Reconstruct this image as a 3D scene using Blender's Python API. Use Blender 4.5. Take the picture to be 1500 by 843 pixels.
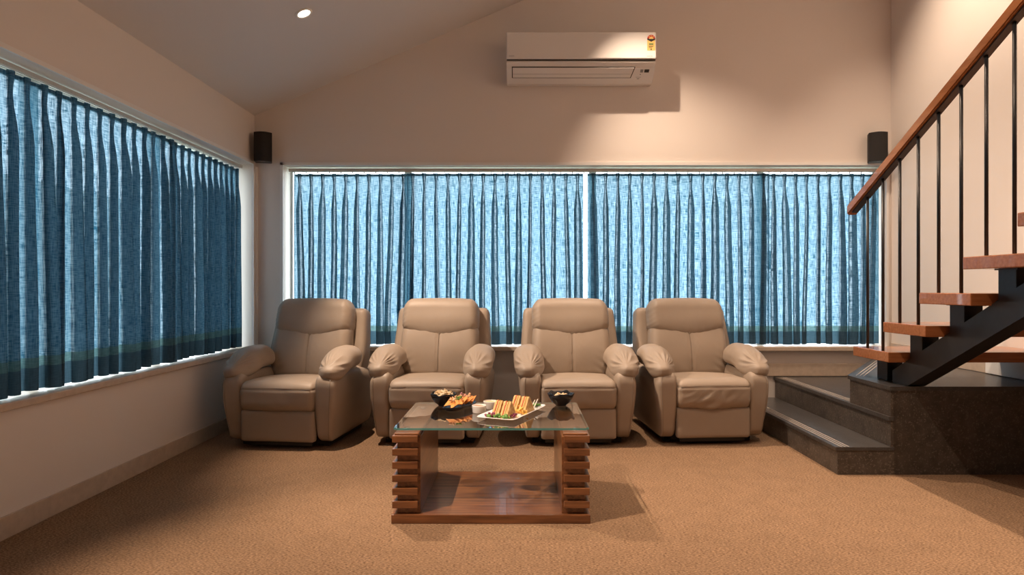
import bpy, bmesh, math, random
from mathutils import Vector, Matrix, noise
R = math.radians
PI = math.pi
for o in list(bpy.data.objects): bpy.data.objects.remove(o)
S = bpy.context.scene
C = S.collection

# ------------------------------------------------------------------ camera, sky, exposure
CAM_H = 1.05
cam = bpy.data.cameras.new('camera'); camo = bpy.data.objects.new('camera', cam); C.objects.link(camo)
camo.location = (0, 0, CAM_H); camo.rotation_euler = (R(90), 0, 0)
cam.sensor_width = 36; cam.lens = 36 * 954 / 1500
cam.shift_x = -10 / 1500; cam.clip_start = 0.05; cam.clip_end = 200
S.camera = camo
W = bpy.data.worlds.new('World'); S.world = W; W.use_nodes = True
bg = W.node_tree.nodes['Background']; bg.inputs[0].default_value = (0.86, 0.94, 1.0, 1); bg.inputs[1].default_value = 6.3
S.view_settings.view_transform = 'Standard'; S.view_settings.look = 'None'
S.view_settings.exposure = 0.0; S.view_settings.gamma = 1; S.view_settings.use_curve_mapping = False
WARM = (1.0, 0.74, 0.54)
P_LAMP = 320.0

# ------------------------------------------------------------------ helpers
def lnk(nt, a, b): nt.links.new(a, b)
def mat(name, col, rough=0.5, metal=0.0, noise_scale=None, col2=None, bump=0.0, bump_scale=None, spec=0.5, stretch=(1, 1, 1), detail=4, coat=0.0, lo=0.35, hi=0.65):
    m = bpy.data.materials.new(name); m.use_nodes = True
    nt = m.node_tree; b = nt.nodes['Principled BSDF']
    b.inputs['Base Color'].default_value = (*col, 1); b.inputs['Roughness'].default_value = rough
    b.inputs['Metallic'].default_value = metal; b.inputs['Specular IOR Level'].default_value = spec
    b.inputs['Coat Weight'].default_value = coat
    tc = nt.nodes.new('ShaderNodeTexCoord'); mp = nt.nodes.new('ShaderNodeMapping')
    mp.inputs['Scale'].default_value = stretch; lnk(nt, tc.outputs['Object'], mp.inputs[0])
    if noise_scale:
        n = nt.nodes.new('ShaderNodeTexNoise'); n.inputs['Scale'].default_value = noise_scale; n.inputs['Detail'].default_value = detail
        lnk(nt, mp.outputs[0], n.inputs['Vector'])
        r = nt.nodes.new('ShaderNodeValToRGB'); r.color_ramp.elements[0].position = lo; r.color_ramp.elements[1].position = hi
        r.color_ramp.elements[0].color = (*col, 1); r.color_ramp.elements[1].color = (*(col2 or col), 1)
        lnk(nt, n.outputs['Fac'], r.inputs[0]); lnk(nt, r.outputs[0], b.inputs['Base Color'])
    if bump:
        n2 = nt.nodes.new('ShaderNodeTexNoise'); n2.inputs['Scale'].default_value = bump_scale or 100; n2.inputs['Detail'].default_value = 3
        lnk(nt, mp.outputs[0], n2.inputs['Vector'])
        bp = nt.nodes.new('ShaderNodeBump'); bp.inputs['Strength'].default_value = bump; bp.inputs['Distance'].default_value = 0.01
        lnk(nt, n2.outputs['Fac'], bp.inputs['Height']); lnk(nt, bp.outputs[0], b.inputs['Normal'])
    return m

def bm_new(): return bmesh.new()
def bm_box(bm, x0, x1, y0, y1, z0, z1, bev=0.0, seg=2):
    r = bmesh.ops.create_cube(bm, size=1.0); vs = r['verts']
    for v in vs:
        v.co = Vector(((x0 + x1) / 2 + v.co.x * (x1 - x0), (y0 + y1) / 2 + v.co.y * (y1 - y0), (z0 + z1) / 2 + v.co.z * (z1 - z0)))
    if bev > 0:
        es = list({e for v in vs for e in v.link_edges})
        bmesh.ops.bevel(bm, geom=es, offset=bev, segments=seg, profile=0.5, affect='EDGES')
    return bm
def box(*a, **k): return bm_box(bm_new(), *a, **k)
def prism(pts, axis, a0, a1):
    """extrude a polygon: axis 'y' -> pts are (x,z); axis 'z' -> (x,y); axis 'x' -> (y,z)"""
    bm = bm_new()
    def mk(p, a):
        return {'y': (p[0], a, p[1]), 'z': (p[0], p[1], a), 'x': (a, p[0], p[1])}[axis]
    A = [bm.verts.new(mk(p, a0)) for p in pts]; B = [bm.verts.new(mk(p, a1)) for p in pts]
    bm.faces.new(A); bm.faces.new(list(reversed(B)))
    n = len(pts)
    for i in range(n): bm.faces.new((A[i], B[i], B[(i + 1) % n], A[(i + 1) % n]))
    bmesh.ops.recalc_face_normals(bm, faces=bm.faces)
    return bm
def bm_tube(bm, pts, rad, seg=8, cap=True):
    pts = [Vector(p) for p in pts]; rings = []
    for i, p in enumerate(pts):
        d = (pts[min(i + 1, len(pts) - 1)] - pts[max(i - 1, 0)]).normalized()
        up = Vector((0, 0, 1)) if abs(d.z) < 0.9 else Vector((1, 0, 0))
        a = d.cross(up).normalized(); b = d.cross(a).normalized()
        r = rad[i] if isinstance(rad, (list, tuple)) else rad
        rings.append([bm.verts.new(p + a * math.cos(2 * PI * k / seg) * r + b * math.sin(2 * PI * k / seg) * r) for k in range(seg)])
    for i in range(len(rings) - 1):
        for k in range(seg):
            bm.faces.new((rings[i][k], rings[i][(k + 1) % seg], rings[i + 1][(k + 1) % seg], rings[i + 1][k]))
    if cap:
        bm.faces.new(list(reversed(rings[0]))); bm.faces.new(rings[-1])
    return bm
def tube(pts, rad, seg=8): return bm_tube(bm_new(), pts, rad, seg)
def lathe(prof, seg=32, fn=None):
    bm = bm_new(); rings = []
    for (r, z) in prof:
        ring = []
        for k in range(seg):
            a = 2 * PI * k / seg
            p = Vector((r * math.cos(a), r * math.sin(a), z))
            if fn: p = fn(p, a, r, z)
            ring.append(bm.verts.new(p))
        rings.append(ring)
    for i in range(len(rings) - 1):
        for k in range(seg):
            bm.faces.new((rings[i][k], rings[i][(k + 1) % seg], rings[i + 1][(k + 1) % seg], rings[i + 1][k]))
    if prof[0][0] > 1e-6: bm.faces.new(list(reversed(rings[0])))
    if prof[-1][0] > 1e-6: bm.faces.new(rings[-1])
    bmesh.ops.remove_doubles(bm, verts=bm.verts, dist=1e-6)
    bmesh.ops.recalc_face_normals(bm, faces=bm.faces)
    return bm
def cushion(lx, ly, lz, rx, ry, rz, n=(16, 12, 10), deform=None, disp=None):
    """box of the given size whose corners are rounded by the radii; deform moves points, disp pushes along normals"""
    bm = bm_new(); L = (lx, ly, lz); RR = (rx, ry, rz)
    def put(u):
        q = [u[i] * L[i] / 2 for i in range(3)]
        inn = [max(-(L[i] / 2 - RR[i]), min(L[i] / 2 - RR[i], q[i])) for i in range(3)]
        d = [(q[i] - inn[i]) / RR[i] for i in range(3)]
        l = math.sqrt(sum(x * x for x in d))
        if l > 1e-9: d = [x / l for x in d]
        return Vector([inn[i] + d[i] * RR[i] for i in range(3)])
    for ax in range(3):
        a, b = [i for i in range(3) if i != ax]
        na, nb = n[a], n[b]
        for s in (-1, 1):
            g = []
            for i in range(na + 1):
                row = []
                for j in range(nb + 1):
                    u = [0, 0, 0]; u[ax] = s
                    u[a] = math.sin((i / na * 2 - 1) * PI / 2) * 0.35 + (i / na * 2 - 1) * 0.65
                    u[b] = math.sin((j / nb * 2 - 1) * PI / 2) * 0.35 + (j / nb * 2 - 1) * 0.65
                    row.append(bm.verts.new(put(u)))
                g.append(row)
            for i in range(na):
                for j in range(nb):
                    bm.faces.new((g[i][j], g[i + 1][j], g[i + 1][j + 1], g[i][j + 1]))
    bmesh.ops.remove_doubles(bm, verts=bm.verts, dist=1e-5)
    bmesh.ops.recalc_face_normals(bm, faces=bm.faces)
    if deform:
        for v in bm.verts: v.co = deform(v.co.copy())
    if disp:
        bm.normal_update(); ds = [(v, v.normal * disp(v.co)) for v in bm.verts]
        for v, d in ds: v.co += d
    return bm

def part(name, bm, m, parent=None, smooth=False, world=False, loc=None, rot=None, kind=None, label=None):
    """link a bmesh as ONE mesh object; world=True: the coordinates are world ones and the parent is an unrotated thing"""
    if world and parent is not None:
        off = Vector(parent.location)
        if parent.parent: off += Vector(parent.parent.location)
        for v in bm.verts: v.co -= off
    me = bpy.data.meshes.new(name); bm.to_mesh(me); bm.free()
    for mm in (m if isinstance(m, (list, tuple)) else [m]): me.materials.append(mm)
    if smooth:
        for p in me.polygons: p.use_smooth = True
    o = bpy.data.objects.new(name, me); C.objects.link(o)
    if parent: o.parent = parent
    if loc: o.location = loc
    if rot: o.rotation_euler = rot
    if kind: o['kind'] = kind
    if label: o['label'] = label
    return o
def share(src, parent, loc=None, rot=None):
    c = bpy.data.objects.new(src.name.split('.')[0], src.data); C.objects.link(c); c.parent = parent
    if loc: c.location = loc
    if rot: c.rotation_euler = rot
    return c
def tag(o, label, cat, group=None, kind=None):
    o['label'] = label; o['category'] = cat
    if group: o['group'] = group
    if kind: o['kind'] = kind
    return o
def thing(name, label, cat, loc=(0, 0, 0), rotz=0, group=None):
    o = bpy.data.objects.new(name, None); C.objects.link(o); o.empty_display_size = 0.1
    o.location = loc; o.rotation_euler = (0, 0, rotz)
    return tag(o, label, cat, group)
def struct(name, bm, m, parent=None, smooth=False):
    o = part(name, bm, m, parent, smooth)
    if parent is None: o['kind'] = 'structure'
    return o
def copy_tree(o, parent=None):
    c = o.copy(); C.objects.link(c); c.parent = parent
    for ch in list(o.children): copy_tree(ch, c)
    return c
def text_bm(s, size, depth=0.0006):
    cu = bpy.data.curves.new('t', 'FONT'); cu.body = s; cu.size = size; cu.extrude = depth; cu.align_x = 'LEFT'
    o = bpy.data.objects.new('t', cu); C.objects.link(o)
    dg = bpy.context.evaluated_depsgraph_get(); me = bpy.data.meshes.new_from_object(o.evaluated_get(dg))
    bm = bm_new(); bm.from_mesh(me); bpy.data.objects.remove(o); bpy.data.curves.remove(cu); bpy.data.meshes.remove(me)
    return bm
def smooth01(t): t = max(0.0, min(1.0, t)); return t * t * (3 - 2 * t)

# ------------------------------------------------------------------ materials
M = {}
M['wall'] = mat('wall_paint', (0.72, 0.665, 0.62), 0.62, bump=0.03, bump_scale=180)
M['ceil'] = mat('ceiling_paint', (0.66, 0.635, 0.62), 0.6)
M['white'] = mat('white_trim', (0.76, 0.75, 0.73), 0.4)
M['alu'] = mat('white_aluminium', (0.72, 0.73, 0.74), 0.32, 0.25)
M['track'] = mat('curtain_track', (0.62, 0.61, 0.58), 0.3, 0.5)
M['sill'] = mat('beige_sill_stone', (0.50, 0.41, 0.33), 0.35, noise_scale=30, col2=(0.56, 0.47, 0.38))
M['base'] = mat('skirting_tile', (0.46, 0.37, 0.29), 0.42, noise_scale=25, col2=(0.53, 0.43, 0.34))
M['ground'] = mat('outside_ground', (0.30, 0.33, 0.24), 0.9, noise_scale=3, col2=(0.36, 0.38, 0.30))
M['leather'] = mat('taupe_leather', (0.355, 0.285, 0.224), 0.50, bump=0.06, bump_scale=260, noise_scale=6, col2=(0.375, 0.302, 0.238))
M['stitch'] = mat('leather_stitch', (0.27, 0.22, 0.175), 0.6)
M['black'] = mat('black_steel_paint', (0.012, 0.013, 0.016), 0.38, 0.0, bump=0.03, bump_scale=40)
M['mech'] = mat('recliner_mechanism', (0.02, 0.02, 0.02), 0.5)
M['speaker'] = mat('speaker_cloth', (0.014, 0.012, 0.012), 0.85, bump=0.3, bump_scale=900)
M['plastic'] = mat('white_plastic', (0.74, 0.72, 0.70), 0.35)
M['dark'] = mat('dark_slot', (0.03, 0.025, 0.02), 0.5)
M['grey'] = mat('grey_plastic', (0.25, 0.25, 0.25), 0.4)
M['steel'] = mat('steel_puck', (0.6, 0.6, 0.6), 0.2, 1.0)
M['porcelain'] = mat('white_porcelain', (0.82, 0.80, 0.78), 0.15)
M['blackglaze'] = mat('black_glazed_ceramic', (0.012, 0.012, 0.015), 0.1, bump=0.15, bump_scale=40)

def wood(name, c1, c2, stretch, rough=0.28, coat=0.3):
    m = mat(name, c1, rough, noise_scale=4.0, col2=c2, stretch=stretch, detail=6, coat=coat, lo=0.3, hi=0.7)
    return m
M['wood_x'] = wood('walnut_along_x', (0.095, 0.034, 0.013), (0.25, 0.100, 0.038), (1.2, 14, 14))
M['wood_y'] = wood('walnut_along_y', (0.095, 0.034, 0.013), (0.25, 0.100, 0.038), (14, 1.2, 14))
M['tread'] = wood('stair_wood', (0.28, 0.100, 0.037), (0.42, 0.165, 0.065), (1.2, 16, 16), 0.25, 0.4)
M['rail'] = wood('rail_wood', (0.25, 0.085, 0.028), (0.38, 0.15, 0.055), (16, 1.5, 10), 0.25, 0.4)

def carpet():
    m = bpy.data.materials.new('loop_carpet'); m.use_nodes = True; nt = m.node_tree; b = nt.nodes['Principled BSDF']
    b.inputs['Roughness'].default_value = 0.95; b.inputs['Specular IOR Level'].default_value = 0.1
    tc = nt.nodes.new('ShaderNodeTexCoord')
    n1 = nt.nodes.new('ShaderNodeTexNoise'); n1.inputs['Scale'].default_value = 185; n1.inputs['Detail'].default_value = 3
    mp = nt.nodes.new('ShaderNodeMapping'); mp.inputs['Scale'].default_value = (0.5, 1.15, 1)
    lnk(nt, tc.outputs['Object'], mp.inputs[0]); lnk(nt, mp.outputs[0], n1.inputs['Vector'])
    r = nt.nodes.new('ShaderNodeValToRGB'); e = r.color_ramp.elements
    e[0].position = 0.34; e[0].color = (0.155, 0.092, 0.055, 1); e[1].position = 0.66; e[1].color = (0.44, 0.285, 0.175, 1)
    lnk(nt, n1.outputs['Fac'], r.inputs[0])
    n2 = nt.nodes.new('ShaderNodeTexNoise'); n2.inputs['Scale'].default_value = 9; lnk(nt, tc.outputs['Object'], n2.inputs['Vector'])
    mx = nt.nodes.new('ShaderNodeMix'); mx.data_type = 'RGBA'; mx.blend_type = 'MULTIPLY'; mx.inputs[0].default_value = 0.25
    lnk(nt, r.outputs[0], mx.inputs[6]); lnk(nt, n2.outputs['Fac'], mx.inputs[7]); lnk(nt, mx.outputs[2], b.inputs['Base Color'])
    v = nt.nodes.new('ShaderNodeTexVoronoi'); v.inputs['Scale'].default_value = 260; lnk(nt, mp.outputs[0], v.inputs['Vector'])
    bp = nt.nodes.new('ShaderNodeBump'); bp.inputs['Strength'].default_value = 0.6; bp.inputs['Distance'].default_value = 0.006
    lnk(nt, v.outputs['Distance'], bp.inputs['Height']); lnk(nt, bp.outputs[0], b.inputs['Normal'])
    return m
M['carpet'] = carpet()

def granite(name, c1, c2, c3, rough):
    m = mat(name, c1, rough, noise_scale=16, col2=c2, bump=0.12, bump_scale=90, lo=0.3, hi=0.75, detail=8)
    nt = m.node_tree; b = nt.nodes['Principled BSDF']; src = b.inputs['Base Color'].links[0].from_socket
    tc = [n for n in nt.nodes if n.type == 'TEX_COORD'][0]
    n = nt.nodes.new('ShaderNodeTexNoise'); n.inputs['Scale'].default_value = 110; n.inputs['Detail'].default_value = 2
    lnk(nt, tc.outputs['Object'], n.inputs['Vector'])
    r = nt.nodes.new('ShaderNodeValToRGB'); r.color_ramp.elements[0].position = 0.56; r.color_ramp.elements[1].position = 0.70
    lnk(nt, n.outputs['Fac'], r.inputs[0])
    mx = nt.nodes.new('ShaderNodeMix'); mx.data_type = 'RGBA'; lnk(nt, r.outputs[0], mx.inputs[0]); lnk(nt, src, mx.inputs[6])
    mx.inputs[7].default_value = (*c3, 1); lnk(nt, mx.outputs[2], b.inputs['Base Color'])
    return m
M['granite'] = granite('dark_granite_riser', (0.042, 0.034, 0.028), (0.092, 0.076, 0.063), (0.15, 0.125, 0.104), 0.42)
M['granite_top'] = granite('dark_granite_tread', (0.045, 0.042, 0.040), (0.070, 0.066, 0.064), (0.085, 0.08, 0.076), 0.28)
M['groove'] = mat('pale_grip_groove', (0.62, 0.54, 0.46), 0.6)

def glass_like(name, tint, gloss_boost=1.0):
    m = bpy.data.materials.new(name); m.use_nodes = True; nt = m.node_tree
    for n in list(nt.nodes):
        if n.type != 'OUTPUT_MATERIAL': nt.nodes.remove(n)
    out = [n for n in nt.nodes if n.type == 'OUTPUT_MATERIAL'][0]
    t = nt.nodes.new('ShaderNodeBsdfTransparent'); t.inputs[0].default_value = (*tint, 1)
    g = nt.nodes.new('ShaderNodeBsdfGlossy'); g.inputs['Roughness'].default_value = 0.01
    f = nt.nodes.new('ShaderNodeFresnel'); f.inputs[0].default_value = 1.5
    mu = nt.nodes.new('ShaderNodeMath'); mu.operation = 'MULTIPLY'; mu.inputs[1].default_value = gloss_boost; mu.use_clamp = True
    mx = nt.nodes.new('ShaderNodeMixShader'); ge = nt.nodes.new('ShaderNodeNewGeometry'); fr = nt.nodes.new('ShaderNodeMath'); fr.operation = 'SUBTRACT'; fr.inputs[0].default_value = 1.0
    lnk(nt, ge.outputs['Backfacing'], fr.inputs[1]); m3 = nt.nodes.new('ShaderNodeMath'); m3.operation = 'MULTIPLY'
    lnk(nt, f.outputs[0], mu.inputs[0]); lnk(nt, mu.outputs[0], m3.inputs[0]); lnk(nt, fr.outputs[0], m3.inputs[1]); lnk(nt, m3.outputs[0], mx.inputs[0])
    lnk(nt, t.outputs[0], mx.inputs[1]); lnk(nt, g.outputs[0], mx.inputs[2]); lnk(nt, mx.outputs[0], out.inputs[0])
    return m
M['pane'] = glass_like('window_glass', (0.96, 0.98, 0.98))
M['glass'] = glass_like('table_glass', (0.91, 0.955, 0.95), 1.8)
M['glass_edge'] = mat('table_glass_edge', (0.10, 0.36, 0.36), 0.12); M['glass_edge'].node_tree.nodes['Principled BSDF'].inputs['Transmission Weight'].default_value = 0.35

def linen(name, tr_lo, tr_hi, dif, transp):
    """open-weave linen: diffuse + translucent, with gaps between the threads that let light straight through"""
    m = bpy.data.materials.new(name); m.use_nodes = True; nt = m.node_tree
    for n in list(nt.nodes):
        if n.type != 'OUTPUT_MATERIAL': nt.nodes.remove(n)
    out = [n for n in nt.nodes if n.type == 'OUTPUT_MATERIAL'][0]
    tc = nt.nodes.new('ShaderNodeTexCoord'); sp = nt.nodes.new('ShaderNodeSeparateXYZ'); lnk(nt, tc.outputs['Object'], sp.inputs[0])
    ad = nt.nodes.new('ShaderNodeMath'); ad.operation = 'ADD'; lnk(nt, sp.outputs[0], ad.inputs[0]); lnk(nt, sp.outputs[1], ad.inputs[1])
    def thr(sa, sz):
        a = nt.nodes.new('ShaderNodeMath'); a.operation = 'MULTIPLY'; a.inputs[1].default_value = sa; lnk(nt, ad.outputs[0], a.inputs[0])
        z = nt.nodes.new('ShaderNodeMath'); z.operation = 'MULTIPLY'; z.inputs[1].default_value = sz; lnk(nt, sp.outputs[2], z.inputs[0])
        cb = nt.nodes.new('ShaderNodeCombineXYZ'); lnk(nt, a.outputs[0], cb.inputs[0]); lnk(nt, z.outputs[0], cb.inputs[1])
        n = nt.nodes.new('ShaderNodeTexNoise'); n.noise_dimensions = '2D'; n.inputs['Scale'].default_value = 1; n.inputs['Detail'].default_value = 2
        lnk(nt, cb.outputs[0], n.inputs['Vector']); return n.outputs['Fac']
    a = thr(230, 16); b = thr(22, 210)
    av = nt.nodes.new('ShaderNodeMath'); av.operation = 'ADD'; lnk(nt, a, av.inputs[0]); lnk(nt, b, av.inputs[1])
    mr = nt.nodes.new('ShaderNodeMapRange'); mr.inputs[1].default_value = 0.72; mr.inputs[2].default_value = 1.28; lnk(nt, av.outputs[0], mr.inputs[0])
    cr = nt.nodes.new('ShaderNodeMix'); cr.data_type = 'RGBA'; cr.inputs[6].default_value = (*tr_lo, 1); cr.inputs[7].default_value = (*tr_hi, 1)
    lnk(nt, mr.outputs[0], cr.inputs[0])
    t = nt.nodes.new('ShaderNodeBsdfTranslucent'); lnk(nt, cr.outputs[2], t.inputs[0])
    d = nt.nodes.new('ShaderNodeBsdfDiffuse'); d.inputs[0].default_value = (*dif, 1)
    m1 = nt.nodes.new('ShaderNodeMixShader'); m1.inputs[0].default_value = 0.62
    lnk(nt, d.outputs[0], m1.inputs[1]); lnk(nt, t.outputs[0], m1.inputs[2])
    tp = nt.nodes.new('ShaderNodeBsdfTransparent'); tp.inputs[0].default_value = (0.70, 0.84, 0.95, 1)
    tf = nt.nodes.new('ShaderNodeMapRange'); tf.inputs[3].default_value = transp[0]; tf.inputs[4].default_value = transp[1]; lnk(nt, mr.outputs[0], tf.inputs[0])
    m2 = nt.nodes.new('ShaderNodeMixShader'); lnk(nt, tf.outputs[0], m2.inputs[0]); lnk(nt, m1.outputs[0], m2.inputs[1]); lnk(nt, tp.outputs[0], m2.inputs[2])
    lnk(nt, m2.outputs[0], out.inputs[0])
    return m
M['linen'] = linen('blue_linen', (0.014, 0.100, 0.172), (0.19, 0.340, 0.445), (0.048, 0.076, 0.096), (0.0, 0.15))
M['hem'] = linen('blue_linen_doubled_hem', (0.030, 0.062, 0.085), (0.055, 0.10, 0.13), (0.055, 0.082, 0.10), (0.0, 0.0))
M['hemtape'] = linen('hem_tape', (0.055, 0.125, 0.135), (0.12, 0.215, 0.215), (0.065, 0.095, 0.10), (0.0, 0.03))
em = bpy.data.materials.new('lamp_lens'); em.use_nodes = True
eb = em.node_tree.nodes['Principled BSDF']; eb.inputs['Emission Color'].default_value = (1, 0.86, 0.70, 1); eb.inputs['Emission Strength'].default_value = 12
M['lens'] = em

# ------------------------------------------------------------------ room shell
XL, XR, YB, YR = -2.15, 3.03, 5.30, -2.6
T = 0.26
SL = 0.43
def ceil_z(x): return 2.45 + SL * (x - XL)
ZS, ZT = 0.565, 2.045                     # window opening
WX0, WX1 = -1.915, 2.985                  # rear opening in x
LY0, LY1 = 0.9, 5.255                     # side opening in y
struct('floor', box(XL - T, XR + T, YR - T, YB + T, -0.2, 0.0), M['carpet'])
def polyboxes(lst):
    bm = bm_new()
    for f in lst: bm_box(bm, *f)
    return bm
wb = polyboxes([(XL - T, XR + T, YB, YB + T, 0, ZS), (XL - T, WX0, YB, YB + T, ZS, ZT), (WX1, XR + T, YB, YB + T, ZS, ZT)])
up = prism([(XL - T, ZT), (XR + T, ZT), (XR + T, ceil_z(XR + T)), (XL - T, ceil_z(XL - T))], 'y', YB, YB + T)
me = bpy.data.meshes.new('x'); up.to_mesh(me); wb.from_mesh(me); up.free()
struct('wall_back', wb, M['wall'])
struct('wall_left', polyboxes([(XL - T, XL, YR, YB, 0, ZS), (XL - T, XL, YR, LY0, ZS, ZT), (XL - T, XL, LY1, YB, ZS, ZT), (XL - T, XL, YR, YB, ZT, ceil_z(XL) - 0.001)]), M['wall'])
struct('wall_right', box(XR, XR + T, YR, YB, 0, ceil_z(XR)), M['wall'])
struct('wall_front', prism([(XL - T, 0), (XR + T, 0), (XR + T, ceil_z(XR + T)), (XL - T, ceil_z(XL - T))], 'y', YR - T, YR), M['wall'])
struct('ceiling', prism([(XL - T, ceil_z(XL - T)), (XR + T, ceil_z(XR + T)), (XR + T, ceil_z(XR + T) + 0.2), (XL - T, ceil_z(XL - T) + 0.2)], 'y', YR - T, YB + T), M['ceil'])
struct('ground', box(-40, 40, -40, 60, -3.4, -3.2), M['ground'])
struct('added_shade_wall', box(-7.2, -7.0, -6, 12, -3.2, 2.6), mat('shade_wall_render', (0.46, 0.49, 0.50), 0.9, noise_scale=4, col2=(0.52, 0.55, 0.56)))  # unseen wall added outside to dim the daylight on the side curtains
struct('loft_floor', box(1.95, XR, YR, 0.72, 2.24, 2.40), M['ceil'])
# skirtings
struct('baseboard_left', box(XL, XL + 0.012, YR, YB - 0.013, 0, 0.095, bev=0.002), M['base'])
struct('baseboard_back', box(XL, 1.78, YB - 0.012, YB, 0, 0.095, bev=0.002), M['base'])
struct('baseboard_landing', box(1.80, XR - 0.013, YB - 0.012, YB, 0.33, 0.432, bev=0.002), M['base'])
struct('baseboard_right', box(XR - 0.012, XR, 4.20, YB - 0.013, 0.497, 0.60, bev=0.002), M['base'])
struct('trim_1', box(XR - 0.03, XR, 0.8, 4.19, 0.50, 0.655, bev=0.003), M['white'])
# sills
struct('trim_2', box(WX0 - 0.02, WX1 + 0.02, YB - 0.045, YB + T - 0.09, ZS - 0.030, ZS + 0.006, bev=0.005), M['sill'])
struct('trim_3', box(XL - T + 0.09, XL + 0.028, LY0 - 0.02, LY1 - 0.005, ZS - 0.030, ZS + 0.006, bev=0.005), M['sill'])
# thin casings around the openings
cs = polyboxes([(WX0 - 0.022, WX0, YB - 0.014, YB + 0.002, ZS, ZT + 0.022), (WX0 - 0.022, WX1 + 0.02, YB - 0.014, YB + 0.002, ZT, ZT + 0.022), (WX1, WX1 + 0.02, YB - 0.014, YB + 0.002, ZS, ZT)])
struct('trim_4', cs, M['white'])
struct('trim_5', polyboxes([(XL - 0.002, XL + 0.012, LY0, YB - 0.02, ZT, ZT + 0.022), (XL - 0.002, XL + 0.012, LY1, LY1 + 0.022, ZS, ZT)]), M['white'])

# ------------------------------------------------------------------ windows with frames, mullions, panes
def window(name, axis, a0, a1, off, mull):
    """axis 'x': along x at y=off; axis 'y': along y at x=off"""
    def bx(p0, p1, d0, d1, z0, z1, bev=0.003):
        return box(p0, p1, off + d0, off + d1, z0, z1, bev=bev) if axis == 'x' else box(off + d0, off + d1, p0, p1, z0, z1, bev=bev)
    fr = bm_new()
    for f in ((a0, a0 + 0.018, ZS, ZT), (a1 - 0.018, a1, ZS, ZT), (a0 + 0.018, a1 - 0.018, ZS, ZS + 0.008), (a0 + 0.018, a1 - 0.018, ZT - 0.014, ZT)):
        if axis == 'x': bm_box(fr, f[0], f[1], off - 0.03, off + 0.03, f[2], f[3])
        else: bm_box(fr, off - 0.03, off + 0.03, f[0], f[1], f[2], f[3])
    root = struct(name, fr, M['alu'])
    xs = [a0 + 0.018] + list(mull) + [a1 - 0.018]
    for mm in mull: part('mullion', bx(mm - 0.03, mm + 0.03, -0.028, 0.028, ZS + 0.008, ZT - 0.014), M['alu'], root)
    for i in range(len(xs) - 1):
        l = xs[i] + (0.03 if i else 0); r = xs[i + 1] - (0.03 if i < len(xs) - 2 else 0)
        part('pane', bx(l, r, -0.003, 0.003, ZS + 0.008, ZT - 0.014, 0), M['pane'], root)
    return root
w1 = window('window_1', 'x', WX0, WX1, YB + 0.20, [-0.93, 0.62, 2.03])
part('window_handle', box(2.085, 2.11, YB + 0.145, YB + 0.17, 1.20, 1.36, bev=0.004), M['dark'], w1)
w2 = window('window_2', 'y', LY0, LY1, XL - 0.20, [2.05, 3.12, 4.19])

# ------------------------------------------------------------------ recessed downlights on a grid in the sloping ceiling
def downlight():
    t = thing('ceiling_downlight', 'round recessed downlight glowing in the sloping ceiling', 'downlight', group='recessed downlights in the sloping ceiling')
    part('trim_ring', lathe([(0.040, 0.004), (0.040, -0.004), (0.050, -0.006), (0.055, -0.001), (0.055, 0.004)], 32), M['white'], t, True)
    part('lens', lathe([(0.0, -0.001), (0.039, -0.001), (0.039, 0.003), (0.0, 0.003)], 32), M['lens'], t, True)
    return t
def spot(parent, power, size=120, blend=0.7, rad=0.035, rotx=0, roty=0):
    l = bpy.data.lights.new('lamp', 'SPOT'); l.energy = power; l.color = WARM; l.spot_size = R(size); l.spot_blend = blend; l.shadow_soft_size = rad
    o = bpy.data.objects.new('lamp', l); C.objects.link(o); o.parent = parent; o.location = (0, 0, -0.03)
    o.rotation_euler = (rotx, roty, 0)
    return o
tilt = -math.atan(SL)
dl0 = downlight()
spots = []
spots = [(-1.36, 4.12, 1.05), (-1.36, 2.08, 1.35), (-1.36, 0.04, 0.7), (0.52, 4.52, 0.95), (0.52, 2.40, 0.65), (0.52, 0.30, 1.0), (2.0, 4.0, 0.95), (2.0, 2.1, 1.3), (2.0, 0.0, 0.8)]
for i, (xx, yy, p) in enumerate(spots):
    d = dl0 if i == 0 else copy_tree(dl0)
    d.location = (xx, yy, ceil_z(xx) - 0.004); d.rotation_euler = (0, tilt, 0)
for i, d in enumerate([o for o in C.objects if o.name.startswith('ceiling_downlight')]):
    spot(d, P_LAMP * spots[i][2], 71 if spots[i][0] < 0 else 86, 0.62 if spots[i][0] < 0 else 0.8, 0.016)

# ------------------------------------------------------------------ stone steps and winder
st = thing('stone_steps', 'dark granite corner steps with pale grip grooves under the open staircase', 'steps', (2.5, 4.4, 0))
SX1, SX2, SY = 1.786, 2.085, 3.65
Z1, Z2, Z3 = 0.156, 0.325, 0.495
SK = XR - 0.001; SB = YB - 0.001
part('core', polyboxes([(SX1 + 0.02, SK, SY + 0.02, SB, 0, Z1 - 0.025), (SX2 + 0.02, SK, SY + 0.02, SB, Z1 - 0.025, Z2 - 0.025)]), M['granite'], st, world=True)
part('riser_slab', box(SX1, SX1 + 0.02, SY, SB, 0, Z1 - 0.022), M['granite'], st, world=True)
part('riser_slab', box(SX2, SX2 + 0.02, SY, SB, Z1, Z2 - 0.022), M['granite'], st, world=True)
part('riser_slab', box(SX2, SX2 + 0.02, SY, 4.10, Z2, Z3 - 0.022), M['granite'], st, world=True)
part('front_slab', box(SX1 + 0.02, SX2 + 0.02, SY, SY + 0.02, 0, Z1 - 0.022), M['granite'], st, world=True)
part('front_slab', polyboxes([(SX2 + 0.02, SK, SY, SY + 0.02, 0, Z3 - 0.022)]), M['granite'], st, world=True)
part('tread_slab', box(SX1 - 0.012, SX2 + 0.02, SY - 0.004, SB, Z1 - 0.022, Z1, bev=0.003), M['granite_top'], st, world=True)
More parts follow.
